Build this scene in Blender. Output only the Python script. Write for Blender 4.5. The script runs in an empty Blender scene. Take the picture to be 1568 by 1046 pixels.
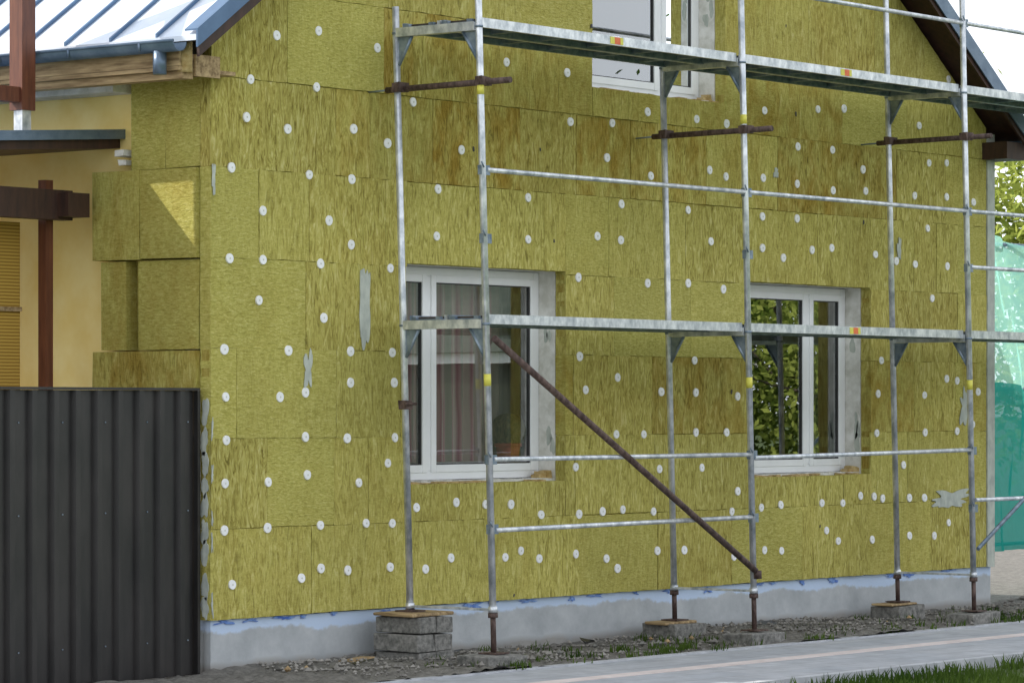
import bpy, bmesh, math, random
from mathutils import Vector, Matrix
R=random.Random(7)
scn=bpy.context.scene
scn.view_settings.view_transform='Standard'
scn.view_settings.look='None'
scn.view_settings.exposure=0

# ------------------------------------------------------------------ survey
TH=math.radians(38.3); CT,ST=math.cos(TH),math.sin(TH)
CAM=Vector((-16.75,-15.75,1.87)); F=5340.0
def onwall(px,py,yp=0.0):
    """metric position on the facade-parallel plane y=yp"""
    t=(px-784)/F; ry=yp-CAM.y
    rx=(t*ST*ry+CT*ry)/(ST-t*CT)
    D=CT*rx+ST*ry
    return (CAM.x+rx, CAM.z+(625-py)/F*D)

# ------------------------------------------------------------------ materials
def newmat(name):
    m=bpy.data.materials.new(name); m.use_nodes=True
    nt=m.node_tree; b=nt.nodes['Principled BSDF']
    return m,nt,b
def N(nt,t,**k):
    n=nt.nodes.new(t)
    for a,v in k.items():
        if a in ('ins',):
            for kk,vv in v.items(): n.inputs[kk].default_value=vv
        else: setattr(n,a,v)
    return n
def ramp(nt,stops):
    r=nt.nodes.new('ShaderNodeValToRGB'); e=r.color_ramp.elements
    while len(e)<len(stops): e.new(0.5)
    for i,(p,c) in enumerate(stops):
        e[i].position=p; e[i].color=(c[0],c[1],c[2],1) if not isinstance(c,(int,float)) else (c,c,c,1)
    return r
def noisy(name,c1,c2,scale=(8,8,8),rough=0.7,metal=0.0,bump=0.0,detail=4,lo=.35,hi=.65,spec=None,dist=0.0):
    m,nt,b=newmat(name); L=nt.links.new
    tc=N(nt,'ShaderNodeTexCoord'); mp=N(nt,'ShaderNodeMapping'); mp.inputs['Scale'].default_value=scale
    L(tc.outputs['Object'],mp.inputs['Vector'])
    n=N(nt,'ShaderNodeTexNoise',ins={'Scale':1.0,'Detail':detail,'Roughness':.6,'Distortion':dist}); L(mp.outputs[0],n.inputs['Vector'])
    r=ramp(nt,[(lo,c1),(hi,c2)]); L(n.outputs['Fac'],r.inputs['Fac']); L(r.outputs[0],b.inputs['Base Color'])
    b.inputs['Roughness'].default_value=rough; b.inputs['Metallic'].default_value=metal
    if spec is not None: b.inputs['Specular IOR Level'].default_value=spec
    if bump>0:
        bp=N(nt,'ShaderNodeBump',ins={'Strength':1.0,'Distance':bump}); L(n.outputs['Fac'],bp.inputs['Height']); L(bp.outputs[0],b.inputs['Normal'])
    return m

def mat_wool():
    m,nt,b=newmat('stone_wool'); L=nt.links.new
    tc=N(nt,'ShaderNodeTexCoord'); at=N(nt,'ShaderNodeAttribute',attribute_name='bd')
    sep=N(nt,'ShaderNodeSeparateColor'); L(at.outputs['Color'],sep.inputs[0])
    ad=N(nt,'ShaderNodeVectorMath',operation='MULTIPLY_ADD'); L(at.outputs['Color'],ad.inputs[0]); ad.inputs[1].default_value=(37,37,37); L(tc.outputs['Object'],ad.inputs[2])
    def noise(sc,det,dist,rough=.6,src=ad):
        mp=N(nt,'ShaderNodeMapping'); mp.inputs['Scale'].default_value=sc; L(src.outputs[0] if src is ad else tc.outputs['Object'],mp.inputs[0])
        n=N(nt,'ShaderNodeTexNoise',ins={'Scale':1,'Detail':det,'Roughness':rough,'Distortion':dist}); L(mp.outputs[0],n.inputs['Vector']); return n
    st=noise((27,27,6.5),6,1.7,.74)
    fi=noise((24,24,80),4,.6,.75)
    big=noise((.9,.9,.9),3,0,.5,src=None)
    mid=noise((5,5,3),3,.5,.6)
    rs=ramp(nt,[(.33,(.16,.13,.03)),(.44,(.38,.33,.08)),(.55,(.56,.505,.145)),(.68,(.72,.68,.31))]); L(st.outputs['Fac'],rs.inputs[0])
    rf=ramp(nt,[(.32,(.34,.315,.07)),(.5,(.515,.475,.125)),(.66,(.65,.615,.22))]); L(fi.outputs['Fac'],rf.inputs[0])
    mx=N(nt,'ShaderNodeMixRGB'); L(sep.outputs[1],mx.inputs[0]); L(rf.outputs[0],mx.inputs[1]); L(rs.outputs[0],mx.inputs[2])
    rb=ramp(nt,[(.36,1.0),(.68,0.0)])
    mm=N(nt,'ShaderNodeMath',operation='MULTIPLY'); L(mid.outputs['Fac'],rb.inputs[0]); L(rb.outputs[0],mm.inputs[0]); L(sep.outputs[2],mm.inputs[1])
    mb=N(nt,'ShaderNodeMixRGB',blend_type='MULTIPLY'); L(mm.outputs[0],mb.inputs[0]); L(mx.outputs[0],mb.inputs[1]); mb.inputs[2].default_value=(.68,.52,.32,1)
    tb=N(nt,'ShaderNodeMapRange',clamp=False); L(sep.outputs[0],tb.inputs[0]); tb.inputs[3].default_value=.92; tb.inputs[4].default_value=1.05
    tg=N(nt,'ShaderNodeMapRange'); L(big.outputs['Fac'],tg.inputs[0]); tg.inputs[1].default_value=.3; tg.inputs[2].default_value=.7; tg.inputs[3].default_value=.88; tg.inputs[4].default_value=1.07
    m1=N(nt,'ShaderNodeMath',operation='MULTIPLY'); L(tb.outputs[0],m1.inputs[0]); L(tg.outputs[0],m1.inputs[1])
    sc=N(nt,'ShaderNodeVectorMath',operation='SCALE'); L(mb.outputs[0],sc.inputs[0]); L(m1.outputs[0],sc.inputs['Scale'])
    L(sc.outputs[0],b.inputs['Base Color']); b.inputs['Roughness'].default_value=.95; b.inputs['Specular IOR Level'].default_value=.1
    hh=N(nt,'ShaderNodeMixRGB'); L(sep.outputs[1],hh.inputs[0]); L(fi.outputs['Fac'],hh.inputs[1]); L(st.outputs['Fac'],hh.inputs[2])
    bp=N(nt,'ShaderNodeBump',ins={'Strength':.9,'Distance':.014}); L(hh.outputs[0],bp.inputs['Height']); L(bp.outputs[0],b.inputs['Normal'])
    return m
M={}
M['wool']=mat_wool()
M['plaster_y']=noisy('yellow_plaster',(.84,.64,.22),(.90,.74,.32),(3,3,3),.9,bump=.004)
M['reveal']=noisy('reveal_plaster',(.58,.57,.51),(.82,.81,.77),(9,9,9),.9,bump=.004)
M['grey']=noisy('adhesive',(.38,.41,.37),(.54,.57,.50),(12,12,7),.9,bump=.006)
M['anchor']=noisy('anchor_plastic',(.84,.85,.84),(.92,.92,.92),(20,20,20),.5)
M['anchor_c']=noisy('anchor_hole',(.55,.55,.50),(.7,.7,.65),(50,50,50),.7)
M['pvc']=noisy('white_pvc',(.86,.87,.88),(.91,.92,.93),(4,4,4),.35)
M['seal']=noisy('rubber',(.03,.03,.03),(.05,.05,.05),(4,4,4),.6)
M['steel']=noisy('galvanised',(.36,.40,.44),(.84,.86,.88),(14,14,9),.38,metal=.6,bump=.0006,lo=.32,hi=.66)
M['steel_d']=noisy('galvanised_dark',(.13,.18,.24),(.30,.36,.42),(14,14,14),.45,metal=.5)
M['rust']=noisy('rusty_tube',(.045,.024,.020),(.15,.10,.085),(30,30,12),.7,metal=.2,bump=.001)
M['ply']=noisy('deck_plywood',(.035,.028,.02),(.11,.085,.065),(3,40,40),.85,bump=.001)
M['yel']=noisy('yellow_label',(.65,.60,.08),(.75,.70,.12),(30,30,30),.5)
M['red']=noisy('red_label',(.70,.12,.04),(.8,.2,.05),(30,30,30),.5)
M['fence']=noisy('dark_sheet_metal',(.014,.0135,.0135),(.030,.027,.026),(6,6,2),.32,metal=.0,bump=.0004)
M['roof']=noisy('roof_metal',(.60,.68,.78),(.74,.79,.86),(2,2,2),.35,metal=.25)
M['flash']=noisy('blue_flashing',(.07,.13,.23),(.10,.18,.30),(3,3,3),.4,metal=.3)
M['gutter']=noisy('zinc_gutter',(.10,.15,.22),(.17,.23,.31),(6,6,6),.4,metal=.5)
M['wood']=noisy('bare_wood',(.20,.13,.06),(.50,.36,.19),(30,3,30),.8,bump=.002)
M['brown']=noisy('stained_wood',(.10,.030,.016),(.17,.055,.026),(30,30,4),.5,bump=.001)
M['dkbrown']=noisy('dark_wood',(.03,.014,.010),(.06,.026,.016),(20,20,4),.6)
M['block']=noisy('concrete_block',(.11,.11,.10),(.28,.27,.25),(25,25,25),.95,bump=.01)
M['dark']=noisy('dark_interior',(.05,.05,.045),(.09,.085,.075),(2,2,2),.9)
M['foam']=noisy('pu_foam',(.42,.28,.10),(.62,.48,.24),(20,20,20),.9,bump=.02)
M['stone']=noisy('gravel_stone',(.09,.085,.075),(.32,.30,.27),(3,3,3),.9)
M['teal']=noisy('blue_film',(.05,.14,.50),(.25,.40,.72),(14,14,14),.5)
M['pot']=noisy('terracotta',(.55,.10,.06),(.65,.15,.09),(9,9,9),.7)
M['cactus']=noisy('cactus',(.05,.07,.02),(.22,.19,.07),(60,60,20),.7)
M['bark']=noisy('bark',(.05,.04,.03),(.13,.10,.08),(20,20,5),.9,bump=.01)
M['gwall']=noisy('garage_boards',(.035,.045,.03),(.06,.07,.045),(9,9,1),.9)
M['groof']=noisy('garage_roof',(.05,.07,.05),(.09,.11,.08),(6,6,6),.9)

def mat_plinth():
    m,nt,b=newmat('plinth_render'); L=nt.links.new
    tc=N(nt,'ShaderNodeTexCoord'); sx=N(nt,'ShaderNodeSeparateXYZ'); L(tc.outputs['Object'],sx.inputs[0])
    n=N(nt,'ShaderNodeTexNoise',ins={'Scale':3.5,'Detail':6,'Roughness':.65}); L(tc.outputs['Object'],n.inputs['Vector'])
    n2=N(nt,'ShaderNodeTexNoise',ins={'Scale':1.6,'Detail':5,'Roughness':.7}); L(tc.outputs['Object'],n2.inputs['Vector'])
    r=ramp(nt,[(.3,(.35,.37,.38)),(.55,(.45,.47,.48)),(.75,(.54,.56,.56))]); L(n.outputs['Fac'],r.inputs[0])
    h=N(nt,'ShaderNodeMath',operation='MULTIPLY_ADD'); L(n2.outputs['Fac'],h.inputs[0]); h.inputs[1].default_value=.22; L(sx.outputs[2],h.inputs[2])
    rr=ramp(nt,[(.495,0),(.515,1)]); L(h.outputs[0],rr.inputs[0])
    mx=N(nt,'ShaderNodeMixRGB'); L(rr.outputs[0],mx.inputs[0]); L(r.outputs[0],mx.inputs[1]); mx.inputs[2].default_value=(.52,.63,.80,1)
    h2=N(nt,'ShaderNodeMath',operation='MULTIPLY_ADD'); L(n.outputs['Fac'],h2.inputs[0]); h2.inputs[1].default_value=-.12; L(sx.outputs[2],h2.inputs[2])
    rd=ramp(nt,[(.09,1),(.14,0)]); L(h2.outputs[0],rd.inputs[0])
    m2=N(nt,'ShaderNodeMixRGB',blend_type='MULTIPLY'); L(rd.outputs[0],m2.inputs[0]); L(mx.outputs[0],m2.inputs[1]); m2.inputs[2].default_value=(.65,.6,.55,1)
    L(m2.outputs[0],b.inputs['Base Color']); b.inputs['Roughness'].default_value=.9
    bp=N(nt,'ShaderNodeBump',ins={'Strength':1,'Distance':.008}); L(n.outputs['Fac'],bp.inputs['Height']); L(bp.outputs[0],b.inputs['Normal'])
    return m
M['plinth']=mat_plinth()
def mat_ground():
    m,nt,b=newmat('ground_soil'); L=nt.links.new
    tc=N(nt,'ShaderNodeTexCoord'); sx=N(nt,'ShaderNodeSeparateXYZ'); L(tc.outputs['Object'],sx.inputs[0])
    n=N(nt,'ShaderNodeTexNoise',ins={'Scale':14,'Detail':8,'Roughness':.75}); L(tc.outputs['Object'],n.inputs['Vector'])
    n2=N(nt,'ShaderNodeTexNoise',ins={'Scale':.5,'Detail':5,'Roughness':.6}); L(tc.outputs['Object'],n2.inputs['Vector'])
    rg=ramp(nt,[(.3,(.07,.065,.055)),(.5,(.18,.17,.15)),(.72,(.31,.29,.26))]); L(n.outputs['Fac'],rg.inputs[0])
    gr=ramp(nt,[(.3,(.04,.07,.015)),(.7,(.12,.17,.04))]); L(n.outputs['Fac'],gr.inputs[0])
    f=N(nt,'ShaderNodeMath',operation='MULTIPLY_ADD'); L(n2.outputs['Fac'],f.inputs[0]); f.inputs[1].default_value=-.6; L(sx.outputs[1],f.inputs[2])
    c=N(nt,'ShaderNodeMapRange'); L(f.outputs[0],c.inputs[0]); c.inputs[1].default_value=-3.5; c.inputs[2].default_value=-3.7; c.inputs[3].default_value=0; c.inputs[4].default_value=1
    mx=N(nt,'ShaderNodeMixRGB'); L(c.outputs[0],mx.inputs[0]); L(rg.outputs[0],mx.inputs[1]); L(gr.outputs[0],mx.inputs[2])
    L(mx.outputs[0],b.inputs['Base Color']); b.inputs['Roughness'].default_value=.95
    bp=N(nt,'ShaderNodeBump',ins={'Strength':1,'Distance':.03}); L(n.outputs['Fac'],bp.inputs['Height']); L(bp.outputs[0],b.inputs['Normal'])
    return m
M['ground']=mat_ground()
def mat_path():
    m,nt,b=newmat('path_concrete'); L=nt.links.new
    tc=N(nt,'ShaderNodeTexCoord')
    br=N(nt,'ShaderNodeTexBrick',offset=.5,ins={'Scale':1,'Mortar Size':.005,'Brick Width':.6,'Row Height':.3,'Bias':0.0})
    br.inputs['Color1'].default_value=(.38,.40,.43,1); br.inputs['Color2'].default_value=(.44,.45,.47,1); br.inputs['Mortar'].default_value=(.29,.29,.30,1)
    L(tc.outputs['Object'],br.inputs['Vector'])
    n=N(nt,'ShaderNodeTexNoise',ins={'Scale':5,'Detail':7,'Roughness':.7}); L(tc.outputs['Object'],n.inputs['Vector'])
    r=ramp(nt,[(.3,.75),(.7,1.1)]); L(n.outputs['Fac'],r.inputs[0])
    mx=N(nt,'ShaderNodeMixRGB',blend_type='MULTIPLY'); mx.inputs[0].default_value=1; L(br.outputs[0],mx.inputs[1]); L(r.outputs[0],mx.inputs[2])
    L(mx.outputs[0],b.inputs['Base Color']); b.inputs['Roughness'].default_value=.85
    return m
M['path']=mat_path()
M['kerb']=noisy('kerb_concrete',(.36,.37,.39),(.50,.51,.53),(9,9,9),.9,bump=.003)
M['sun_stripe']=noisy('painted_sun_stripe',(.58,.50,.47),(.70,.62,.59),(6,6,6),.85)  # sunlight stripe painted as a pale pinkish colour, not separate paving
def mat_blind():
    m,nt,b=newmat('reed_blind'); L=nt.links.new
    tc=N(nt,'ShaderNodeTexCoord'); w=N(nt,'ShaderNodeTexWave',wave_type='BANDS',bands_direction='Z',ins={'Scale':14,'Distortion':.4,'Detail':2}); L(tc.outputs['Object'],w.inputs['Vector'])
    r=ramp(nt,[(.2,(.30,.17,.022)),(.8,(.56,.36,.065))]); L(w.outputs['Color'],r.inputs[0]); L(r.outputs[0],b.inputs['Base Color']); b.inputs['Roughness'].default_value=.8
    return m
M['blind']=mat_blind()
def mat_glass():
    m=bpy.data.materials.new('window_glass'); m.use_nodes=True; nt=m.node_tree; nt.nodes.clear(); L=nt.links.new
    o=N(nt,'ShaderNodeOutputMaterial'); mx=N(nt,'ShaderNodeMixShader'); t=N(nt,'ShaderNodeBsdfTransparent'); g=N(nt,'ShaderNodeBsdfGlossy'); g.inputs['Roughness'].default_value=.004
    t.inputs[0].default_value=(.86,.89,.87,1); g.inputs[0].default_value=(.95,.98,1,1)
    f=N(nt,'ShaderNodeFresnel',ins={'IOR':1.52}); k=N(nt,'ShaderNodeMath',operation='MULTIPLY',use_clamp=True); k.inputs[1].default_value=4.6
    L(f.outputs[0],k.inputs[0]); L(k.outputs[0],mx.inputs[0]); L(t.outputs[0],mx.inputs[1]); L(g.outputs[0],mx.inputs[2]); L(mx.outputs[0],o.inputs[0])
    tc=N(nt,'ShaderNodeTexCoord'); n=N(nt,'ShaderNodeTexNoise',ins={'Scale':1.3,'Detail':0}); L(tc.outputs['Object'],n.inputs['Vector'])
    bp=N(nt,'ShaderNodeBump',ins={'Strength':1,'Distance':.0012}); L(n.outputs['Fac'],bp.inputs['Height']); L(bp.outputs[0],g.inputs['Normal'])
    return m
M['glass']=mat_glass()
def mat_net(name,col,tr):
    m=bpy.data.materials.new(name); m.use_nodes=True; nt=m.node_tree; nt.nodes.clear(); L=nt.links.new
    o=N(nt,'ShaderNodeOutputMaterial'); mx=N(nt,'ShaderNodeMixShader'); t=N(nt,'ShaderNodeBsdfTransparent'); a=N(nt,'ShaderNodeAddShader')
    d=N(nt,'ShaderNodeBsdfDiffuse'); l=N(nt,'ShaderNodeBsdfTranslucent'); d.inputs[0].default_value=(*[c*.5 for c in col],1); l.inputs[0].default_value=(*[c*.5 for c in col],1)
    L(d.outputs[0],a.inputs[0]); L(l.outputs[0],a.inputs[1])
    mx.inputs[0].default_value=tr; L(a.outputs[0],mx.inputs[1]); L(t.outputs[0],mx.inputs[2]); L(mx.outputs[0],o.inputs[0]); return m
M['net1']=mat_net('net_light',(.42,.85,.72),.35)
M['net2']=mat_net('net_green',(.03,.36,.30),.10)
def mat_curtain():
    m,nt,b=newmat('curtain_fabric'); L=nt.links.new
    tc=N(nt,'ShaderNodeTexCoord'); w=N(nt,'ShaderNodeTexWave',wave_type='BANDS',bands_direction='X',ins={'Scale':2.3,'Distortion':.6,'Detail':1}); L(tc.outputs['Object'],w.inputs['Vector'])
    r=ramp(nt,[(.15,(.52,.50,.44)),(.35,(.80,.50,.53)),(.6,(.60,.26,.34)),(.85,(.85,.72,.68))]); L(w.outputs['Color'],r.inputs[0]); L(r.outputs[0],b.inputs['Base Color']); b.inputs['Roughness'].default_value=.9
    return m
M['curtain']=mat_curtain()
M['sheer']=noisy('sheer_curtain',(.55,.57,.55),(.66,.67,.65),(6,6,2),.9)
def mat_leaf(name,c1,c2):
    m=bpy.data.materials.new(name); m.use_nodes=True; nt=m.node_tree; nt.nodes.clear(); L=nt.links.new
    o=N(nt,'ShaderNodeOutputMaterial'); a=N(nt,'ShaderNodeMixShader'); a.inputs[0].default_value=.4
    d=N(nt,'ShaderNodeBsdfDiffuse'); l=N(nt,'ShaderNodeBsdfTranslucent')
    tc=N(nt,'ShaderNodeTexCoord'); n=N(nt,'ShaderNodeTexNoise',ins={'Scale':1.3,'Detail':3}); L(tc.outputs['Object'],n.inputs['Vector'])
    r=ramp(nt,[(.35,c1),(.65,c2)]); L(n.outputs['Fac'],r.inputs[0]); L(r.outputs[0],d.inputs[0]); L(r.outputs[0],l.inputs[0])
    L(d.outputs[0],a.inputs[1]); L(l.outputs[0],a.inputs[2]); L(a.outputs[0],o.inputs[0]); return m
M['leaf']=mat_leaf('leaf',(.06,.11,.02),(.20,.27,.045))
M['leaf_y']=mat_leaf('leaf_spring',(.20,.26,.05),(.42,.47,.11))
M['grass']=mat_leaf('grass_blade',(.04,.08,.015),(.11,.17,.035))

# ------------------------------------------------------------------ mesh builder
class MB:
    def __init__(s): s.v=[]; s.f=[]; s.mi=[]; s.mats=[]; s.cols=[]; s.sm=[]
    def mid(s,m):
        if m not in s.mats: s.mats.append(m)
        return s.mats.index(m)
    def face(s,idx,m,col=None,smooth=False):
        s.f.append(idx); s.mi.append(s.mid(m)); s.cols.append(col or (0.5,0.5,0,1)); s.sm.append(smooth)
    def box(s,lo,hi,m,col=None,jit=0,fn=None):
        b=len(s.v)
        for z in (lo[2],hi[2]):
            for (x,y) in ((lo[0],lo[1]),(hi[0],lo[1]),(hi[0],hi[1]),(lo[0],hi[1])):
                p=(x+R.uniform(-jit,jit),y+R.uniform(-jit,jit),z+R.uniform(-jit,jit))
                s.v.append(fn(p) if fn else p)
        for q in ((0,3,2,1),(4,5,6,7),(0,1,5,4),(1,2,6,5),(2,3,7,6),(3,0,4,7)): s.face([b+i for i in q],m,col)
    def prism(s,pts,d,m,col=None):
        b=len(s.v); n=len(pts); d=Vector(d)
        s.v+= [tuple(p) for p in pts]+[tuple(Vector(p)+d) for p in pts]
        s.face(list(range(b,b+n)),m,col); s.face([b+n+i for i in reversed(range(n))],m,col)
        for i in range(n):
            j=(i+1)%n; s.face([b+i,b+n+i,b+n+j,b+j],m,col)
    def tube(s,p,q,r,m,r2=None,seg=12,fn=None):
        if fn: p,q=fn(p),fn(q)
        p=Vector(p);q=Vector(q); r2=r if r2 is None else r2
        d=(q-p).normalized(); a=d.orthogonal().normalized(); c=d.cross(a)
        b=len(s.v)
        for (o,rr) in ((p,r),(q,r2)):
            for i in range(seg):
                an=2*math.pi*i/seg; s.v.append(tuple(o+a*math.cos(an)*rr+c*math.sin(an)*rr))
        for i in range(seg):
            j=(i+1)%seg; s.face([b+i,b+j,b+seg+j,b+seg+i],m,None,True)
        s.face([b+i for i in reversed(range(seg))],m); s.face([b+seg+i for i in range(seg)],m)
    def obj(s,name,parent=None,attr=False):
        me=bpy.data.meshes.new(name); me.from_pydata(s.v,[],s.f)
        for m in s.mats: me.materials.append(m)
        me.polygons.foreach_set('material_index',s.mi); me.polygons.foreach_set('use_smooth',s.sm)
        if attr:
            ca=me.color_attributes.new('bd','FLOAT_COLOR','CORNER')
            for p in me.polygons:
                for li in p.loop_indices: ca.data[li].color=s.cols[p.index]
        me.update()
        o=bpy.data.objects.new(name,me); scn.collection.objects.link(o)
        if parent: o.parent=parent
        bm=bmesh.new(); bm.from_mesh(me); bmesh.ops.recalc_face_normals(bm,faces=bm.faces); bm.to_mesh(me); bm.free()
        return o
def empty(name,loc=(0,0,0)):
    e=bpy.data.objects.new(name,None); scn.collection.objects.link(e); return e
def bevel(o,w,seg=1):
    md=o.modifiers.new('bevel','BEVEL'); md.width=w; md.segments=seg; md.limit_method='ANGLE'

def subtract(rects,hole):
    out=[]
    for (a,b,c,d) in rects:
        ha,hb,hc,hd=hole
        if b<=ha or a>=hb or d<=hc or c>=hd: out.append((a,b,c,d)); continue
        if a<ha: out.append((a,ha,c,d)); a=ha
        if b>hb: out.append((hb,b,c,d)); b=hb
        if c<hc: out.append((a,b,c,hc))
        if d>hd: out.append((a,b,hd,d))
    return [r for r in out if r[1]-r[0]>.012 and r[3]-r[2]>.012]

# ------------------------------------------------------------------ house
house=empty('insulated_house')
XW=10.0; RX=4.88; SL=.70; ZR0=4.58
def roof_top(x): return ZR0+SL*x if x<RX else ZR0+SL*(2*RX-x)
UND=.13
WOOLT=.10
HOLES=[(2.0,3.836,1.335,2.885),(6.25,8.04,1.32,2.875),(4.17,5.906,4.275,5.75)]

wb=MB()
def clip_poly(r):
    a,b,c,d=r
    pts=[(a,c),(b,c),(b,d),(a,d)]
    for s in (1,-1):
        def g(p):
            u=(ZR0-UND+SL*p[0]) if s==1 else (ZR0-UND+SL*(2*RX-p[0]))
            return u-p[1]
        out=[]
        for i in range(len(pts)):
            p,q=pts[i],pts[(i+1)%len(pts)]; gp,gq=g(p),g(q)
            if gp>=0: out.append(p)
            if (gp>=0)!=(gq>=0):
                t=gp/(gp-gq); out.append((p[0]+(q[0]-p[0])*t,p[1]+(q[1]-p[1])*t))
        pts=out
        if len(pts)<3: return None
    return pts
def ragged(pts,step=.05,amp=.003):
    out=[]
    for i in range(len(pts)):
        p,q=pts[i],pts[(i+1)%len(pts)]; L_=math.hypot(q[0]-p[0],q[1]-p[1]); n=max(1,int(L_/step))
        for k in range(n):
            t=k/n; out.append((p[0]+(q[0]-p[0])*t+R.uniform(-amp,amp),p[1]+(q[1]-p[1])*t+R.uniform(-amp,amp)))
    return out
def add_board(r,gap=.0017):
    a,b,c,d=r
    g=[gap*R.choice((.2,.5,1,1,2.6)) for _ in range(4)]
    pts=clip_poly((a+g[0],b-g[1],c+g[2],d-g[3]))
    if not pts: return
    x=(a+b)/2; z=(c+d)/2
    brown=R.uniform(0,.3)
    if 3.3<z<4.4 and 1.4<x<8: brown=R.uniform(.4,1.05)
    if 1.75<z<2.4 and x>3.7: brown=R.uniform(.3,1.0)
    if z>4.4: brown=R.uniform(.1,.4)
    typ= R.uniform(.6,1.0) if (x>1.3 or R.random()<.55) else R.uniform(.05,.35)
    if x>1.9 and R.random()<.2: typ=R.uniform(.1,.4)
    col=(R.random(),typ,brown,1)
    yo=R.uniform(-.004,.003)
    wb.prism([(p[0],yo,p[1]) for p in ragged(pts)],(0,WOOLT-.004-yo,0),M['wool'],col)
z0=.475; row=0
OFF=[.0,.55,.25,.94,.47,1.25,.75,.3,.9,.1,.6,.35,.8]
while z0<8:
    z1=z0+.597
    xs=[0]; x=OFF[row%len(OFF)]
    if x<.15: x+=1.0
    while x<XW-.07-.15:
        xs.append(x); x+=1.0 if R.random()<.6 else R.choice((.5,.68,.8,.36))
    xs.append(XW-.07)
    for i in range(len(xs)-1):
        rs=[(xs[i],xs[i+1],z0,z1)]
        for h in HOLES: rs=subtract(rs,h)
        for r in rs: add_board(r)
    z0=z1; row+=1
bk_=[(0.004,XW-.072,.48,8.2)]
for h in HOLES: bk_=subtract(bk_,(h[0]-.004,h[1]+.004,h[2]-.004,h[3]+.004))
for r in bk_:
    pts=clip_poly((r[0],r[1],r[2],r[3]))
    if pts: wb.prism([(p[0],.016,p[1]) for p in pts],(0,.07,0),M['wool'],(.1,.6,.8,1))
def side_board(y0,y1,za,zb,x0=0.0,x1=.118,typ=.1,br=.25,shade_tone=-1.6):
    col=(R.uniform(shade_tone-.3,shade_tone+.3),typ,br,1)  # negative red darkens the wool colour: side-wall shade painted into the boards
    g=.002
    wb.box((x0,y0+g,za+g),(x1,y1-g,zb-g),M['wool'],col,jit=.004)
y_=WOOLT
side_board(y_,.42,3.46,4.06,.004,typ=.1,shade_tone=-.9); side_board(.42,.74,3.46,4.09,.012,typ=.05,shade_tone=-.7)
side_board(y_,.62,2.86,3.455,-.03,br=.4); side_board(.62,1.06,2.86,3.455,-.034,typ=.4,br=.5,shade_tone=-2.2)
side_board(y_,.66,2.258,2.855,-.004,br=.4); side_board(.76,1.0,2.258,2.855,-.01,typ=.3,br=.5,shade_tone=-2.0); side_board(.66,.76,2.258,2.855,.09,br=.6,shade_tone=-3)
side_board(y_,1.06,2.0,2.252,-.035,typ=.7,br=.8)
wb.obj('insulation_boards',house,attr=True)

cb=MB(); 
core=[(.12,XW-.08,.0,8.2)]
for h in HOLES: core=subtract(core,h)
for r in core:
    pts=clip_poly(r)
    if pts: cb.prism([(p[0],WOOLT,p[1]) for p in pts],(0,.25,0),M['reveal'])
cb.obj('gable_wall',house)
sw=MB()
sw.box((.12,.352,0),(.37,9,4.3),M['plaster_y'])
sw.box((XW-.35,.352,0),(XW-.08,9,4.3),M['plaster_y'])
sw.box((.12,9.002,0),(XW-.08,9.3,4.3),M['plaster_y'])
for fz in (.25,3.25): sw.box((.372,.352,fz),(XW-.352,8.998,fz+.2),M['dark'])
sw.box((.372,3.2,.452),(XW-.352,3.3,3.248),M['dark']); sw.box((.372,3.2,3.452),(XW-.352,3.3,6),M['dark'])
sw.obj('side_walls',house)
pl=MB()
pl.box((.035,.035,-.4),(XW+.06,.098,.472),M['plinth'])
pl.box((.035,.1,-.4),(.118,9,.472),M['plinth'])
pl.obj('plinth',house)
cs=MB(); cs.box((XW-.068,-.012,.475),(XW+.055,.1,4.28),M['grey'],jit=.003); cs.box((XW-.076,.102,.475),(XW+.05,8.9,4.28),M['grey'])
cs.obj('corner_base_coat',house)

def smooth_rand(n,amt):
    v=[R.random() for _ in range(n)]
    for _ in range(2): v=[(v[i-1]+2*v[i]+v[(i+1)%n])/4 for i in range(n)]
    return [max(0,min(1,(x-.5)*2.2+.5))*amt+R.random()*amt*.18 for x in v]
def blob(mb,x0,x1,za,zb,m,y=-.010,n=46,rag=.25,th=.005):
    cx,cz=(x0+x1)/2,(za+zb)/2; w,h=(x1-x0)/2,(zb-za)/2; pts=[]; e=R.uniform(-.15,.15); rr=smooth_rand(n,rag)
    for i in range(n):
        a=2*math.pi*i/n; c,s_=math.cos(a),math.sin(a)
        k=1/max(abs(c),abs(s_))**.85; k*=1-rr[i]
        pts.append((cx+w*c*k+e*w*s_*k,y,cz+h*s_*k))
    mb.prism(pts,(0,th,0),m)
ad=MB()
def patch(px0,px1,py0,py1,m,**k):
    a,z1=onwall(px0,py0); b,z2=onwall(px1,py1); blob(ad,a,b,z2,z1,m,**k)
patch(548,566,408,541,M['grey'],rag=.3); patch(463,478,532,602,M['grey'],rag=.5)
patch(1418,1486,748,779,M['grey'],rag=.55)
patch(323,329,250,300,M['grey'],rag=.5); patch(1372,1380,362,405,M['grey'],rag=.5); patch(1183,1191,255,275,M['grey'],rag=.5)
patch(1468,1484,590,655,M['grey'],rag=.6)
for z in (.62,.97,1.17,1.45,1.75): blob(ad,-.004,R.uniform(.012,.03),z-R.uniform(.05,.14),z+R.uniform(.04,.1),M['grey'],rag=.7)
ad.obj('adhesive_patches',house)
ae=MB()
for z in (.55,.7,.9,1.05,1.22,1.36,1.5,1.66,1.85):
    pts=[]; rr=smooth_rand(24,.5)
    for i in range(24):
        a=2*math.pi*i/24; pts.append((-.006,.05+.045*math.cos(a)*(1-rr[i]),z+.11*math.sin(a)*(1-rr[i])))
    ae.prism(pts,(.005,0,0),M['grey'])
ae.obj('corner_adhesive',house)
fl=MB()
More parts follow.
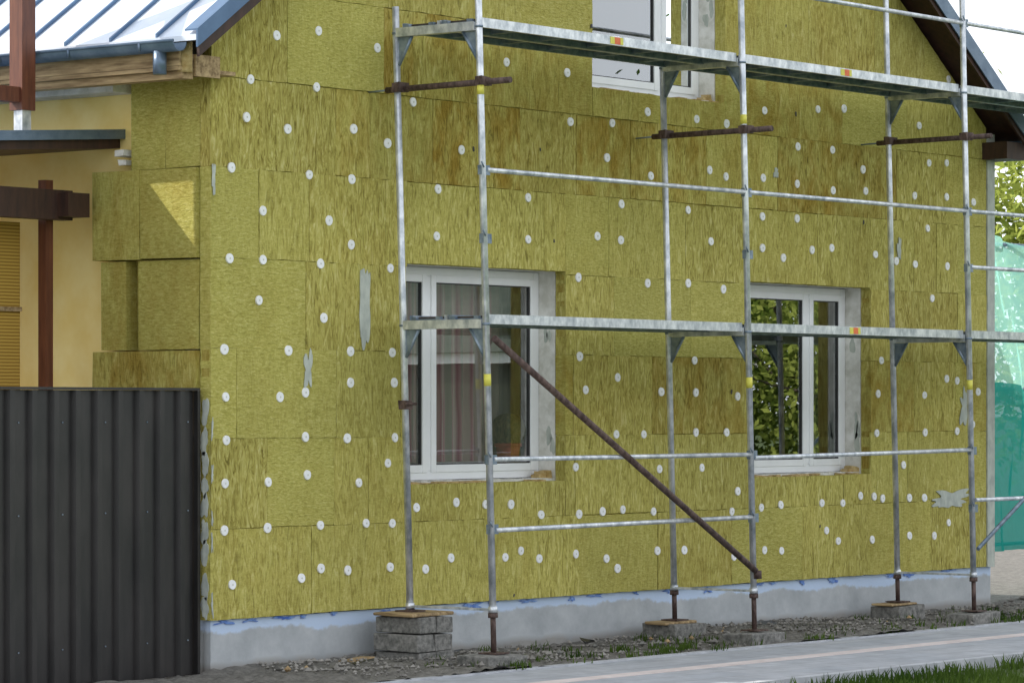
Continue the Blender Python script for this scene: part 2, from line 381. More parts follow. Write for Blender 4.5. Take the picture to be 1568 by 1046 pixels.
for (a,b) in ((.04,.28),(.33,.5),(.62,.9),(.88,1.0),(1.2,1.32),(1.75,1.9),(2.65,2.9),(2.93,3.1),(3.3,3.55),(3.9,4.0),(4.1,4.35),(4.7,4.8),(5.1,5.3),(5.6,5.8),(6.3,6.5),(6.55,6.7),(7.0,7.1),(7.4,7.6),(8.3,8.5),(8.6,8.8),(9.2,9.5)):
    blob(fl,a,b,.472-R.uniform(.02,.06),.478,M['teal'],y=.024,rag=.75,n=40)
fl.obj('blue_film_scraps',house)

DOTS="""423,55 487,48 383,122 484,134 377,180 440,198 541,198 593,220 577,74 354,257 473,268 538,275 402,323 503,338 351,396 402,398 490,404 537,375 597,411 396,460 495,487 343,535 441,537 536,538 600,540 345,608 428,608 467,601 536,586 603,586 346,674 467,669 531,671 604,670 344,740 410,738 470,727 549,739 593,709 343,812 409,808 490,804 560,801 600,801 355,895 461,885 491,870 532,873 597,868 651,871 690,854 773,853 797,843 825,855 637,777 698,769 743,772 782,772 828,788 881,848 886,787 928,855 945,870 922,783 953,780 881,715 896,597 887,546 885,425 945,578 1012,600 943,665 985,665 1009,718 1000,783 1006,843 1047,842 991,434 1088,370 950,368 914,362 808,367 951,313 929,242 808,303 706,230 670,290 668,362 632,157 775,96 868,112 873,187 937,189 1066,183 1053,322 996,270 991,172 1086,261 1111,271 1112,190 1063,552 1053,434 1065,601 1129,607 1065,662 1112,662 1074,716 1107,443 1120,783 1129,752 1168,273 1167,332 1167,380 1170,170 1221,225 1220,282 1220,335 1199,395 1243,383 1273,380 1275,292 1274,230 1252,168 1292,167 1321,260 1325,293 1340,390 1344,603 1349,552 1342,663 1383,712 1415,605 1416,662 1449,580 1465,583 1401,405 1422,250 1400,300 1407,193 1449,302 1420,350 1465,660 1450,408 1427,457 1372,400 1195,773 1165,777 1258,770 1290,770 1317,759 1338,760 1196,843 1265,812 1283,828 1335,826 1351,763 1392,762 1430,820 1415,762 1392,820 1452,800 1170,842 1123,852 1490,310 1489,650 1497,600 1449,250 1452,122"""
an=MB()
for t in DOTS.split():
    px,py=map(float,t.split(',')); x,z=onwall(px,py)
    if any(h[0]-.02<x<h[1]+.02 and h[2]-.02<z<h[3]+.02 for h in HOLES): continue
    r=.035*R.uniform(.93,1.05); tx=R.uniform(-.004,.004); tz=R.uniform(-.004,.004)
    an.tube((x,.004,z),(x+tx*.3,-.0095,z+tz*.3),r,M['anchor'],r2=r*.93,seg=16)
    an.tube((x,-.006,z),(x,-.0108,z),.007,M['anchor_c'],seg=8)
an.obj('insulation_anchors',house)
nk=MB()
for t in "725,228 827,229 905,40 1203,40 1322,340 848,368 1120,600 787,910 1218,175 700,766 1255,806".split():
    px,py=map(float,t.split(',')); x,z=onwall(px,py); blob(nk,x-.014,x+.012,z-.025,z+.02,M['dark'],rag=.6,n=10,y=-.0065,th=.003)
nk.obj('wool_nicks',house)

def window(h,mull,name):
    x0,x1,za,zb=h
    w=MB(); yf=.25; fw=.065
    x1o=x1-.004; x0o=x0+.004; z0o=za+.02; z1o=zb-.004
    w.box((x0o,yf,z0o),(x0o+fw,yf+.07,z1o),M['pvc']); w.box((x1o-fw,yf,z0o),(x1o,yf+.07,z1o),M['pvc'])
    w.box((x0o+fw+.001,yf+.001,z0o),(x1o-fw-.001,yf+.071,z0o+fw),M['pvc']); w.box((x0o+fw+.001,yf+.001,z1o-fw),(x1o-fw-.001,yf+.071,z1o),M['pvc'])
    w.box((mull-.035,yf+.001,z0o+fw+.001),(mull+.035,yf+.069,z1o-fw-.001),M['pvc'])
    for (a,b) in ((x0o+fw,mull-.035),(mull+.035,x1o-fw)):
        a-=.012;b+=.012; c=z0o+fw-.012; d=z1o-fw+.012; s=.055
        ya,yb=yf-.012,yf+.05
        w.box((a,ya,c),(a+s,yb,d),M['pvc']); w.box((b-s,ya,c),(b,yb,d),M['pvc'])
        w.box((a+s+.001,ya+.001,c),(b-s-.001,yb-.001,c+s),M['pvc']); w.box((a+s+.001,ya+.001,d-s),(b-s-.001,yb-.001,d),M['pvc'])
        i=s
        for bx in (((a+i,ya+.01,c+i),(a+i+.008,yb-.02,d-i)),((b-i-.008,ya+.01,c+i),(b-i,yb-.02,d-i)),((a+i+.009,ya+.01,c+i),(b-i-.009,yb-.02,c+i+.008)),((a+i+.009,ya+.01,d-i-.008),(b-i-.009,yb-.02,d-i))):
            w.box(bx[0],bx[1],M['seal'])
    fo=w.obj(name+'_frame',house); bevel(fo,.004,2)
    g2=MB()
    for (a,b) in ((x0o+fw,mull-.035),(mull+.035,x1o-fw)):
        a+=.03;b-=.03;c=z0o+fw+.03;d=z1o-fw-.03
        n=len(g2.v); g2.v+=[(a,yf+.012,c),(b,yf+.012,c),(b,yf+.012,d),(a,yf+.012,d)]; g2.face([n,n+1,n+2,n+3],M['glass'])
    g2.obj(name+'_glass',house)
    l=MB(); n=26
    for i in range(n):
        a=x0+ (x1-x0)*i/n; b=x0+(x1-x0)*(i+1)/n
        l.box((a,.105,za-.01),(b-.002,.246,za+.018+R.uniform(-.006,.004)),M['reveal'])
    for i in range(16):
        a=R.uniform(x0,x1-.1); l.box((a,.01+R.uniform(0,.05),za-.004),(a+R.uniform(.04,.16),.1,za+R.uniform(.004,.014)),M['foam'],jit=.004)
    for i in range(7):
        a=x1-.16+R.uniform(0,.12); l.box((a,.12,za+.01),(a+.05,.2,za+R.uniform(.03,.07)),M['foam'],jit=.01)
    # irregular smears of adhesive on the right-hand plaster reveal
    for i in range(4):
        zz=za+.15+R.random()*(zb-za-.3); yy=R.uniform(.12,.2); rr=smooth_rand(20,.6); hh=R.uniform(.06,.16)
        l.prism([(x1-.004,yy+.035*math.cos(2*math.pi*k/20)*(1-rr[k]),zz+hh*math.sin(2*math.pi*k/20)*(1-rr[k])) for k in range(20)],(.005,0,0),M['grey'])
    l.obj(name+'_ledge',house)
window(HOLES[0],2.54,'left_window'); window(HOLES[1],7.46,'right_window'); window(HOLES[2],5.37,'upper_window')
def curtain(name,x0,x1,za,zb,y,m,amp=.03,per=.11):
    mb=MB(); n=int((x1-x0)/.012)
    for i in range(n+1):
        x=x0+(x1-x0)*i/n; yy=y+amp*math.sin(x/per*6.28)+amp*.5*math.sin(x/per*2.3*6.28/3+1)
        mb.v.append((x,yy,zb)); mb.v.append((x+.01*math.sin(x*30),yy*1.0+.01*math.sin(x*17),za))
    for i in range(n): mb.face([2*i,2*i+1,2*i+3,2*i+2],m,None,True)
    return mb.obj(name,house)
curtain('patterned_curtain',2.62,3.75,1.2,2.95,.56,M['curtain'])
curtain('sheer_curtain',2.1,2.55,1.2,2.95,.60,M['curtain'],.02,.08)
curtain('sheer_curtain_b',3.80,4.1,1.2,2.95,.62,M['sheer'],.02,.08)
curtain('sheer_curtain_c',7.9,8.3,1.2,2.95,.55,M['sheer'],.02,.08)
curtain('sheer_curtain_e',4.5,4.8,4.2,5.8,.52,M['sheer'],.02,.08)

rf=MB(); YF=-.30; YB=9.7; XE=-.45
def sheet(xa,xb,m,y0=YF,y1=YB,t=.035,dz=0):
    rf.prism([(xa,y0,roof_top(xa)+dz),(xb,y0,roof_top(xb)+dz),(xb,y0,roof_top(xb)-t+dz),(xa,y0,roof_top(xa)-t+dz)],(0,y1-y0,0),m)
sheet(XE,RX,M['roof']); sheet(RX,2*RX-XE,M['roof'])
y=YF+.35
while y<YB:
    for xa,xb in ((XE,RX-.02),(RX+.02,2*RX-XE)):
        rf.prism([(xa,y,roof_top(xa)+.002),(xb,y,roof_top(xb)+.002),(xb,y,roof_top(xb)+.028),(xa,y,roof_top(xa)+.028)],(0,.018,0),M['flash'])
    y+=.42
for xa,xb in ((XE+.03,RX),(RX,2*RX-XE-.03)):
    rf.prism([(xa,YF+.03,roof_top(xa)-.04),(xb,YF+.03,roof_top(xb)-.04),(xb,YF+.03,roof_top(xb)-.06),(xa,YF+.03,roof_top(xa)-.06)],(0,YB-YF-.06,0),M['dkbrown'])
    rf.prism([(xa,YF+.005,roof_top(xa)-.038),(xb,YF+.005,roof_top(xb)-.038),(xb,YF+.005,roof_top(xb)-.16),(xa,YF+.005,roof_top(xa)-.16)],(0,.022,0),M['dkbrown'])
for xa,xb,dd,mm_ in ((XE-.01,RX,.075,M['flash']),(RX,2*RX-XE+.01,.115,M['gutter'])):
    rf.prism([(xa,YF-.018,roof_top(xa)+.045),(xb,YF-.018,roof_top(xb)+.045),(xb,YF-.018,roof_top(xb)-dd),(xa,YF-.018,roof_top(xa)-dd)],(0,.014,0),mm_)
    rf.prism([(xa,YF-.003,roof_top(xa)+.045),(xb,YF-.003,roof_top(xb)+.045),(xb,YF-.003,roof_top(xb)+.033),(xa,YF-.003,roof_top(xa)+.033)],(0,.10,0),mm_)
rf.obj('metal_roof',house)
ev=MB()
def gutter(xc,zc,y0,y1,r=.065):
    n=10; b=len(ev.v); 
    for yy in (y0,y1):
        for rr in (r,r-.006):
            for i in range(n+1):
                a=math.pi+math.pi*i/n; ev.v.append((xc+rr*math.cos(a),yy,zc+rr*math.sin(a)))
    k=n+1
    for i in range(n):
        ev.face([b+i,b+i+1,b+2*k+i+1,b+2*k+i],M['gutter'],None,True)
        ev.face([b+k+i,b+3*k+i,b+3*k+i+1,b+k+i+1],M['gutter'],None,True)
        ev.face([b+i,b+k+i,b+k+i+1,b+i+1],M['gutter'])
    ev.tube((xc-r,y0,zc),(xc-r,y1,zc),.010,M['gutter'],seg=8)
gutter(XE-.05,4.225,-.20,9.6)
gutter(2*RX-XE+.05,4.225,-.20,9.6)
for yy in (.1,.75,1.4,2.2,3.2,4.2): ev.tube((XE-.115,yy,4.232),(XE-.115,yy,4.17),.012,M['gutter'],seg=6)
ev.tube((XE-.05,-.02,4.17),(XE-.05,-.02,4.02),.045,M['gutter'],seg=14)
ev.tube((XE+.10,-.10,4.24),(XE+.10,-.10,4.04),.05,M['foam'],seg=14)
ev.box((XE+.02,-.12,4.05),(.11,9.3,4.075),M['wood']); ev.box((XE+.02,-.12,4.078),(XE+.045,9.3,4.19),M['wood'])
ev.box((XE+.16,-.14,4.02),(-.06,-.122,4.16),M['wood'])
ev.box((XE+.06,-.115,4.0),(XE+.16,9.2,4.048),M['wood'])
ev.box((-.1,.8,3.985),(.115,9.2,4.045),M['reveal'])
for yy in (-.05,.5,1.05,1.6,2.2): ev.box((XE+.05,yy,4.08),(-.002,yy+.07,4.17),M['wood'])
ev.box((2*RX-XE-.35,-.25,4.05),(2*RX-XE-.02,9.3,4.2),M['dkbrown'])
ev.obj('eaves_and_gutter',house)

# ------------------------------------------------------------------ scaffold
sc=empty('scaffold')
S=lambda p:(p[0]-.038*(p[2]-.5),p[1],p[2])
YR,YFr=-.30,-1.03
PX=[1.68,4.80,7.98,11.07]
po=MB()
for i,x in enumerate(PX):
    top=6.6
    po.tube((x,YFr,.50),(x,YFr,top),.0242,M['steel'],fn=S,seg=16)
    po.tube((x,YR,.50),(x,YR,4.62 if i<2 else top),.0242,M['steel'],fn=S,seg=16)
    for yy in (YR,YFr):
        for z in (2.5,4.5):
            po.tube((x,yy,z-.07),(x,yy,z-.055),.028,M['steel_d'],fn=S)
        po.tube((x,yy,.49),(x,yy,.53),.031,M['steel'],fn=S)
    for z in (2.44,4.44):
        po.box((x-.03,YFr+.02,z-.03),(x-.025,YR-.02,z+.03),M['steel'],fn=S); po.box((x+.025,YFr+.02,z-.03),(x+.03,YR-.02,z+.03),M['steel'],fn=S)
        po.box((x-.0249,YFr+.02,z-.030),(x+.0249,YR-.02,z-.025),M['steel'],fn=S)
        for yy,sg in ((YFr,1),(YR,-1)):
            pts=[S((x-.004,yy+sg*.022,z-.032)),S((x-.004,yy+sg*.15,z-.032)),S((x-.004,yy+sg*.11,z-.10)),S((x-.004,yy+sg*.022,z-.23))]
            po.prism(pts,(.008,0,0),M['steel_d'])
            po.tube((x,yy+sg*.14,z-.03),(x,yy+sg*.02,z-.22),.013,M['steel_d'],fn=S,seg=8)
    po.box((x-.022,YFr+.02,.50),(x+.022,YR-.02,.515),M['steel'],fn=S)
    po.tube((x,YFr,2.02),(x,YFr,2.10),.0252,M['yel'],fn=S)
    if i in (0,1): po.tube((x,YFr,3.98),(x,YFr,4.05),.0252,M['yel'],fn=S)
    for z in (1.05,1.52,3.01,3.47,5.0,5.5):
        for sx in ((-1,) if i==3 else (1,-1)):
            po.box((x+sx*.024-.012,YFr-.02,z-.03),(x+sx*.024+.022*sx+.012,YFr+.012,z+.035),M['steel_d'],fn=S)
        po.tube((x-.02,YFr-.03,z+.02),(x-.05,YFr-.035,z+.055),.006,M['steel_d'],fn=S,seg=6)
    for yy,b in ((YFr,.21),(YR,.26 if i else .47)):
        po.tube((x,yy,b+.012),(x,yy,.50),.019,M['rust'],fn=S); po.box((x-.075,yy-.075,b),(x+.075,yy+.075,b+.010),M['rust'],fn=S)
        po.tube((x,yy,.455),(x,yy,.487),.034,M['rust'],fn=S)
po.obj('standards',sc)
ra=MB()
def rail(i,z,r=.0168,y=YFr-.012,zz=None,m='steel'):
    ra.tube((PX[i]+.03,y,z),(PX[i+1]-.03,y,(z if zz is None else zz)),r,M[m],fn=S)
for i in range(3):
    rail(i,3.475); rail(i,5.0); rail(i,5.5)
rail(0,1.525); rail(1,1.50,zz=1.53); rail(0,1.045,zz=1.06); rail(2,3.02); rail(2,1.12)
ra.tube((PX[0]+.04,YFr-.035,2.34),(PX[1]-.02,YFr-.035,.66),.0242,M['rust'],fn=S)
ra.tube((PX[2]+.03,YFr-.03,.72),(PX[3],YFr-.03,2.3),.0168,M['steel_d'],fn=S)
ra.tube((PX[1],YFr-.04,.60),(PX[1],YFr-.04,.66),.030,M['rust'],fn=S)
for i,z in ((0,4.07),(1,3.94),(2,4.08)):
    ra.tube((PX[i]+.05,-.16,z-.01),(PX[i]+.05,-1.25,z),.0215,M['rust'],fn=S)
    ra.tube((PX[i]+.05,.02,z-.015),(PX[i]+.05,-.16,z-.01),.006,M['steel_d'],fn=S)
    for yy in (YFr,YR): ra.box((PX[i]-.03,yy-.03,z-.03),(PX[i]+.085,yy+.03,z+.03),M['rust'],fn=S,jit=.006)
ra.box((PX[0]-.035,YR-.04,1.86),(PX[0]+.035,YR+.03,1.92),M['rust'],fn=S,jit=.006); ra.tube((PX[0]-.06,YR-.05,1.9),(PX[0]+.06,YR-.05,1.9),.01,M['rust'],fn=S)
ra.obj('rails_and_braces',sc)
dk=MB()
for lv,z in ((0,2.475),(1,4.475)):
    for i in range(3):
        a,b=PX[i]+.035,PX[i+1]-.035; 
        for (ya,yb) in ((YFr+.03,-.675),(-.665,YR-.03)):
            h=.065
            dk.box((a,ya,z-h+.03),(b,ya+.028,z+.03),M['steel'],fn=S); dk.box((a,yb-.028,z-h+.03),(b,yb,z+.03),M['steel_d'],fn=S)
            dk.box((a+.01,ya+.029,z+.008),(b-.01,yb-.029,z+.02),M['ply'],fn=S)
            dk.box((a,ya+.029,z-.03),(a+.03,yb-.029,z+.006),M['steel_d'],fn=S); dk.box((b-.03,ya+.029,z-.03),(b,yb-.029,z+.006),M['steel_d'],fn=S)
            k=a+.5
            while k<b-.3: dk.box((k,ya+.029,z-.025),(k+.03,yb-.029,z+.006),M['steel_d'],fn=S); k+=.55
            for e in (a-.03,b): 
                for yy in (ya+.04,yb-.08): dk.box((e,yy,z-.015),(e+.03,yy+.04,z+.02),M['steel_d'],fn=S)
for (x,z) in ((1.68+1.58,4.475),(4.8+1.45,4.475),(4.8+1.5,2.475)):
    dk.box((x-.06,YFr+.026,z-.028),(x-.012,YFr+.0298,z+.022),M['yel'],fn=S); dk.box((x-.01,YFr+.026,z-.028),(x+.055,YFr+.0298,z+.022),M['red'],fn=S); dk.box((x+.057,YFr+.026,z-.028),(x+.09,YFr+.0298,z+.022),M['yel'],fn=S)
dk.obj('decks',sc)
GZ=.13
bk=MB()
for r_ in range(3):
    z=GZ-.04+r_*.118
    for k in range(2):
        o=.0 if r_%2 else .02
        bk.box((1.50+k*.19+o,-.52,z),(1.50+k*.19+.18+o,-.12,z+.112),M['block'],jit=.006)
bk.box((1.47,-.50,GZ+.315),(1.92,-.14,GZ+.338),M['wood'],jit=.004)
for i,x in enumerate(PX):
    bk.box((x-.22,YFr-.14,GZ-.03),(x+.20,YFr+.14,.205),M['block'],jit=.012)
    if i:
        bk.box((x-.2,YR-.15,GZ-.03),(x+.2,YR+.15,.235),M['block'],jit=.012); bk.box((x-.25,YR-.1,.237),(x+.16,YR+.1,.258),M['wood'],jit=.004)
o=bk.obj('support_blocks',sc); bevel(o,.008,2)

# ------------------------------------------------------------------ fence
fe=empty('corrugated_metal_fence')
fm=MB(); xr=-.065; pitch=.19; x=xr; prof=[]
while x>-4.2:
    prof+= [(x,.10),(x-.095,.10),(x-.112,.064),(x-.152,.064),(x-.169,.10)]; x-=pitch
b=len(fm.v)
for (px_,py_) in prof: fm.v.append((px_,py_,.12)); fm.v.append((px_,py_,1.985))
for i in range(len(prof)-1): fm.face([2*i,2*i+1,2*i+3,2*i+2],M['fence'])
o=fm.obj('corrugated_sheet',fe); sd=o.modifiers.new('s','SOLIDIFY'); sd.thickness=.0012
fp=MB()
fp.box((-4.2,.055,1.987),(xr+.02,.125,2.003),M['fence'])
fp.box((xr+.005,.06,.0),(xr+.03,.125,1.985),M['fence'])
for xx in (-2.1,-4.1): fp.box((xx,.11,0),(xx+.06,.17,1.98),M['fence'])
for z in (.5,1.65): fp.box((-4.2,.103,z),(xr,.14,z+.04),M['fence'])
for z in (.35,1.2,1.78):
    x=xr-.05
    while x>-4.2: fp.tube((x,.1,z),(x,.094,z),.005,M['steel_d'],seg=8); x-=pitch*2
fp.box((-4.2,.07,-.1),(xr+.03,.16,.11),M['block'])
fp.obj('fence_frame',fe)

# ------------------------------------------------------------------ pergola / canopy on the left
pg=empty('wooden_canopy')
c=MB()
c.prism([(.19,.95,3.73),(-3.2,.95,3.50),(-3.2,.95,3.41),(.19,.95,3.63)],(0,4,0),M['dkbrown'])
c.prism([(.17,.90,3.755),(-3.2,.90,3.525),(-3.2,.90,3.507),(.17,.90,3.735)],(0,4.1,0),M['gutter'])
c.prism([(.17,.90,3.735),(-3.2,.90,3.505),(-3.2,.90,3.46),(.17,.90,3.69)],(0,.012,0),M['gutter'])
c.box((-3.2,1.10,3.13),(-.18,1.2,3.33),M['dkbrown']); c.box((-.32,1.0,3.15),(-.12,1.3,3.31),M['dkbrown'])
c.box((-.33,1.205,0),(-.26,1.275,3.4),M['brown'])
for yy in (2.5,4.8): c.box((-3.1,yy,0),(-3.0,yy+.1,3.45),M['brown'])
c.box((-3.1,1.1,0),(-3.0,1.2,3.12),M['brown'])
c.box((-3.0,1.42,.0),(-.36,1.44,3.12),M['blind']); c.box((-3.0,1.40,2.52),(-.36,1.418,2.55),M['wood'])
c.obj('canopy_frame',pg)
u=MB()
u.box((-.76,.98,3.83),(-.64,1.10,5.9),M['brown']); u.box((-.74,1.0,3.66),(-.66,1.08,3.83),M['steel'])
u.box((-3.0,1.0,3.88),(-.762,1.08,3.98),M['brown']); u.box((-3.0,1.0,5.3),(-.762,1.08,5.42),M['brown'])
u.prism([(-1.02,1.01,3.982),(-.96,1.01,3.982),(-1.25,1.01,5.298),(-1.31,1.01,5.298)],(0,.05,0),M['brown'])
u.prism([(-1.18,1.01,3.982),(-1.12,1.01,3.982),(-1.12,1.01,5.298),(-1.18,1.01,5.298)],(0,.05,0),M['brown'])
u.obj('upper_frame',pg)
s2=MB(); s2.box((-.02,.78,3.56),(.118,.86,3.60),M['reveal'],jit=.004); s2.box((.0,.78,3.50),(.118,.85,3.535),M['reveal'],jit=.004); s2.obj('plaster_ledge',house)

# ------------------------------------------------------------------ cactus
cc=MB(); cy=.40
x_,z_=onwall(778,660,.40); cx,cz=x_,z_
n=36; m_=14; b=len(cc.v)
for j in range(m_+1):
    ph=-math.pi/2+math.pi*j/m_
    for i in range(n):
        th=2*math.pi*i/n; r=.125*math.cos(ph)*(1+.10*math.cos(th*12)); cc.v.append((cx+r*math.cos(th),cy+r*math.sin(th),cz+.135*math.sin(ph)))
for j in range(m_):
    for i in range(n):
        k=(i+1)%n; cc.face([b+j*n+i,b+j*n+k,b+(j+1)*n+k,b+(j+1)*n+i],M['cactus'],None,True)
cc.tube((cx,cy,cz-.22),(cx,cy,cz-.10),.075,M['pot'],r2=.095,seg=20); cc.tube((cx,cy,cz-.115),(cx,cy,cz-.09),.104,M['pot'],seg=20)
cc.obj('potted_cactus')
sb=MB(); sb.box((2.0,.353,cz-.26),(3.84,.53,cz-.222),M['pvc']); sb.box((6.26,.353,1.33),(8.03,.50,1.37),M['pvc']); sb.obj('inner_sills',house)

# ------------------------------------------------------------------ netting at right
nt_=empty('safety_netting')
def net(name,x0,x1,za,zb,y,m,amp=.06):
    mb=MB(); nx,nz=50,26
    for j in range(nz+1):
        for i in range(nx+1):
            u=i/nx; w=j/nz; x=x0+(x1-x0)*u; z=za+(zb-za)*w
            mb.v.append((x,y+amp*math.sin(x*7+1.5*math.sin(z*2.3))+amp*.5*math.sin(x*19+z*5),z+.06*math.sin(x*4)*(w)))
    for j in range(nz):
        for i in range(nx):
            a=j*(nx+1)+i; mb.face([a,a+1,a+nx+2,a+nx+1],m,None,True)
    mb.obj(name,nt_)
net('net_upper',10.7,15,1.9,3.42,.8,M['net1']); net('net_lower',10.7,15,.55,2.05,.72,M['net2'])
q=MB(); 
for x in (10.9,13,15): q.tube((x,.9,.1),(x,.9,4.4),.024,M['steel'])
for z in (.6,2.05,3.4): q.tube((10.9,.88,z),(15,.88,z),.018,M['steel_d'])
q.obj('net_posts',nt_)
st=empty('concrete_block_stack'); q=MB()
for i in range(5): q.box((11.3+i*.42,.2,.1),(11.68+i*.42,.4,.29),M['block'],jit=.01)
for i in range(3): q.box((11.5+i*.42,.2,.292),(11.88+i*.42,.4,.47),M['block'],jit=.01)
q.obj('blocks',st)

# ------------------------------------------------------------------ ground, path
def plane(name,x0,x1,y0,y1,z,m):
    mb=MB(); mb.v=[(x0,y0,z),(x1,y0,z),(x1,y1,z),(x0,y1,z)]; mb.face([0,1,2,3],m); return mb.obj(name)
plane('ground',-400,600,-400,600,.05,M['ground'])
g=MB(); nx,ny=300,22; x0,x1,y0,y1=-4,16,-1.3,.04
for j in range(ny+1):
    for i in range(nx+1):
        u=j/ny; x=x0+(x1-x0)*i/nx; y=y0+(y1-y0)*u
        g.v.append((x,y,.115+.02*math.sin(x*1.3)+.012*math.sin(x*5+y*9)+R.uniform(-.012,.012)+.025*u))
for j in range(ny):
    for i in range(nx):
        a=j*(nx+1)+i; g.face([a,a+1,a+nx+2,a+nx+1],M['ground'],None,True)
g.obj('soil_strip')
pa=MB()
pa.box((-30,-3.12,-.1),(60,-1.32,.112),M['path'])
pa.box((-30,-1.318,-.1),(60,-1.25,.125),M['kerb']); pa.box((-30,-3.2,-.1),(60,-3.122,.125),M['kerb'])
pa.box((-30,-2.16,.1125),(60,-2.0,.1165),M['sun_stripe'])  # thin strip carrying the painted band of sunlight along the path
pa.obj('path')
gs=MB()
def stone(x,y,z,s,m):
    b=len(gs.v)
    for d in ((1,0,0),(-1,0,0),(0,1,0),(0,-1,0),(0,0,.7),(0,0,-.7)): gs.v.append((x+d[0]*s*R.uniform(.6,1.2),y+d[1]*s*R.uniform(.6,1.2),z+d[2]*s))
    for t in ((0,2,4),(2,1,4),(1,3,4),(3,0,4),(2,0,5),(1,2,5),(3,1,5),(0,3,5)): gs.face([b+i for i in t],m)
for k in range(3000):
    x=R.uniform(.3,11); y=-1.2+R.random()**.8*1.15; s=R.uniform(.006,.022)*(1.8 if R.random()<.05 else 1); z=.135+.02*math.sin(x*1.3)+.012*math.sin(x*5+y*9)+.02*(y+1.2)/1.3
    stone(x,y,z,s,M['stone'])
for k in range(60):
    stone(R.uniform(.3,9.5),R.uniform(-.9,-.05),.15,R.uniform(.015,.04),R.choice((M['block'],M['stone'],M['dark'],M['wood'])))
gs.obj('gravel')
db=MB()
for (x,y) in ((.95,-.45),(1.15,-.55),(1.05,-.3),(2.2,-.25),(3.7,-.3),(6.1,-.25)):
    db.box((x,y,.15),(x+R.uniform(.1,.25),y+R.uniform(.05,.12),.165),R.choice((M['fence'],M['fence'],M['wood'])),jit=.02)
db.obj('building_debris')
gb=MB()
def blade(x,y,z,h):
    a=R.uniform(0,6.28); w=.004+h*.03; lx,ly=R.uniform(-.5,.5)*h,R.uniform(-.5,.5)*h
    b=len(gb.v); c_,s_=math.cos(a)*w,math.sin(a)*w
    gb.v+=[(x-c_,y-s_,z),(x+c_,y+s_,z),(x+lx*.4+c_*.7,y+ly*.4+s_*.7,z+h*.6),(x+lx*.4-c_*.7,y+ly*.4-s_*.7,z+h*.6),(x+lx,y+ly,z+h)]
    gb.face([b,b+1,b+2,b+3],M['grass']); gb.face([b+3,b+2,b+4],M['grass'])
for k in range(22000):
    x=R.uniform(.5,12); y=-3.26-(R.random()**1.2)*2.5
    if math.sin(x*2.1+y*1.3)+math.sin(x*5.3-y*4)+R.uniform(-1,1)<-.9: continue
    blade(x,y,.045,R.uniform(.03,.11))
for k in range(110):
    x=R.uniform(1.0,10.5); y=R.choice((-1.22,-1.2,-1.0,-.75,-.5,-.2))+R.uniform(-.08,.08)
    for i in range(R.randint(6,26)): blade(x+R.gauss(0,.05),y+R.gauss(0,.03),.12,R.uniform(.02,.07))
gb.obj('grass')

# ------------------------------------------------------------------ trees
def tree(name,x,y,h,cr,n,leaf,ls=.12,base=.25,nc=16):
    root=empty(name); t=MB()
    t.tube((x,y,0),(x+.1,y,h*.45),.16*h/6,M['bark'],r2=.09*h/6,seg=10)
    clumps=[]
    for i in range(nc):
        a=R.uniform(0,6.28); rr=cr*R.uniform(.25,.85); zz=h*R.uniform(base,.92); k=1-abs((zz/h-.55))*.9
        p=(x+rr*k*math.cos(a),y+rr*k*math.sin(a),zz); clumps.append(p)
        t.tube((x+.08,y,h*R.uniform(.2,.45)),p,.05*h/6,M['bark'],r2=.012,seg=6)
    clumps+= [(x,y,h*.9),(x,y,h*.7)]
    t.obj('trunk_and_limbs',root); l=MB()
    for i in range(n):
        c_=R.choice(clumps); s=cr*.24
        p=Vector((R.gauss(c_[0],s),R.gauss(c_[1],s),R.gauss(c_[2],s*.8)))
        if p.z<.15: continue
        u=Vector((R.gauss(0,1),R.gauss(0,1),R.gauss(0,1))).normalized(); v=u.orthogonal().normalized(); w=ls*R.uniform(.5,1.1)
        b=len(l.v); l.v+=[tuple(p-u*w),tuple(p+v*w*.5),tuple(p+u*w),tuple(p-v*w*.5)]; l.face([b,b+1,b+2,b+3],leaf)
    l.obj('foliage',root)
tree('willow_tree',36.0,14.3,6.4,3.4,9000,M['leaf_y'],.13)
tree('willow_tree',43,16,7.0,4.0,9000,M['leaf_y'],.14)
tree('garden_tree',28,-12.2,5.2,3.0,14000,M['leaf_y'],.085,.08,26)
tree('garden_tree',32,-15.5,6.2,3.6,12000,M['leaf'],.10,.08,24)
tree('garden_tree',35,-12.5,6.2,3.6,10000,M['leaf_y'],.11,.08,24)
tree('garden_tree',35,-21,6.6,4.0,10000,M['leaf'],.12,.08,24)
tree('garden_tree',39,-26,7,4.4,10000,M['leaf'],.13,.08,24)
tree('garden_tree',41,-17,7,4.6,10000,M['leaf_y'],.14,.08,24)
ga=empty('neighbour_garage'); q=MB()
q.box((25.0,-25,0),(31,-16.6,2.55),M['gwall']); q.box((24.8,-25.2,2.56),(31.2,-16.4,2.72),M['pvc'])
q.prism([(24.7,-25.3,2.725),(31.3,-25.3,2.725),(28,-25.3,4.1)],(0,9.0,0),M['groof'])
q.box((24.96,-22.5,.05),(24.995,-19.8,2.2),M['brown'])
q.obj('garage_shell',ga)

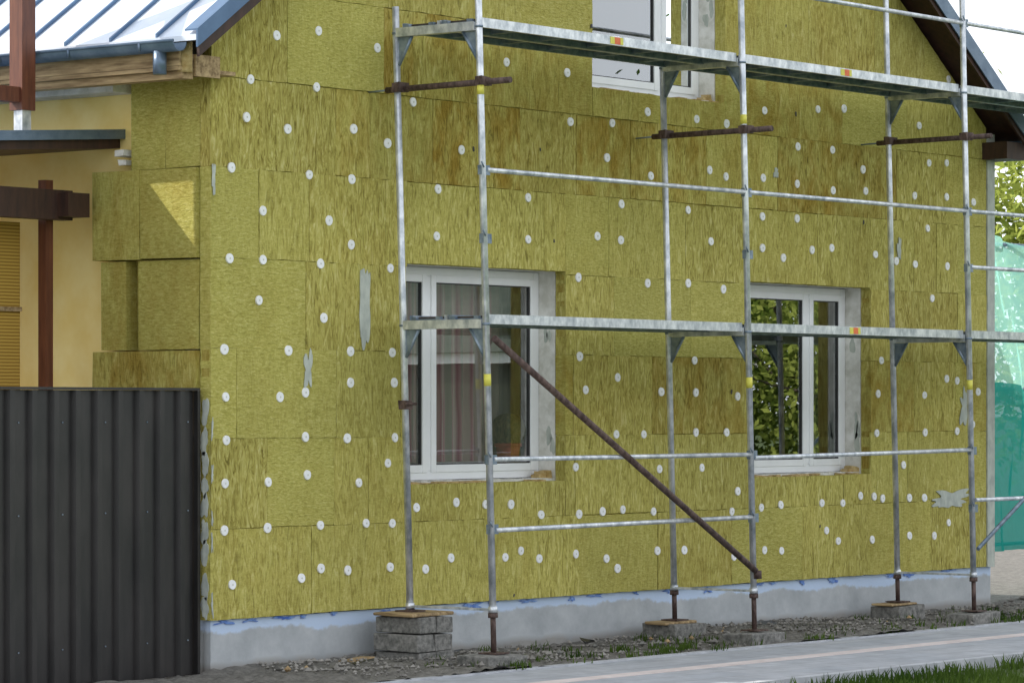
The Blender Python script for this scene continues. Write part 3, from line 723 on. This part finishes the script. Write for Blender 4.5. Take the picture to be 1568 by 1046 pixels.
# ------------------------------------------------------------------ light, sky, camera
AZ=math.radians(-32); EL=math.radians(40)   # azimuth from +Y towards +X: sun behind the gable
to_sun=Vector((math.sin(AZ)*math.cos(EL),math.cos(AZ)*math.cos(EL),math.sin(EL)))
sun=bpy.data.lights.new('sun','SUN'); sun.energy=5.0; sun.angle=math.radians(.5); sun.color=(1,.95,.87)
so=bpy.data.objects.new('sun',sun); scn.collection.objects.link(so); so.rotation_euler=to_sun.to_track_quat('Z','Y').to_euler()
w=bpy.data.worlds.new('World'); scn.world=w; w.use_nodes=True; nt=w.node_tree; L=nt.links.new
sk=nt.nodes.new('ShaderNodeTexSky'); sk.sky_type='NISHITA'; sk.sun_disc=False; sk.sun_elevation=EL; sk.sun_rotation=AZ; sk.dust_density=3; sk.air_density=1.0
tc=N(nt,'ShaderNodeTexCoord'); sx=N(nt,'ShaderNodeSeparateXYZ'); L(tc.outputs['Generated'],sx.inputs[0])
hz=N(nt,'ShaderNodeMapRange'); L(sx.outputs[2],hz.inputs[0]); hz.inputs[1].default_value=0.0; hz.inputs[2].default_value=.8; hz.inputs[3].default_value=1.0; hz.inputs[4].default_value=.66
cl=N(nt,'ShaderNodeTexNoise',ins={'Scale':2.2,'Detail':6,'Roughness':.6}); L(tc.outputs['Generated'],cl.inputs['Vector'])
cr=N(nt,'ShaderNodeMapRange'); L(cl.outputs['Fac'],cr.inputs[0]); cr.inputs[1].default_value=.35; cr.inputs[2].default_value=.65; cr.inputs[3].default_value=.8; cr.inputs[4].default_value=1.0
mu=N(nt,'ShaderNodeMath',operation='MULTIPLY'); L(hz.outputs[0],mu.inputs[0]); L(cr.outputs[0],mu.inputs[1])
mx=N(nt,'ShaderNodeMixRGB'); L(mu.outputs[0],mx.inputs[0]); L(sk.outputs[0],mx.inputs[1]); mx.inputs[2].default_value=(10.6,11.0,11.6,1)
L(mx.outputs[0],nt.nodes['Background'].inputs[0]); nt.nodes['Background'].inputs[1].default_value=.15

cam=bpy.data.cameras.new('camera'); co=bpy.data.objects.new('camera',cam); scn.collection.objects.link(co)
co.location=CAM
d=Vector((CT,ST,0)); co.rotation_euler=(-d).to_track_quat('Z','Y').to_euler()
cam.sensor_width=36; cam.lens=F/1568*36
cam.shift_y=(625-523)/1568; cam.clip_start=.5; cam.clip_end=2000
scn.camera=co
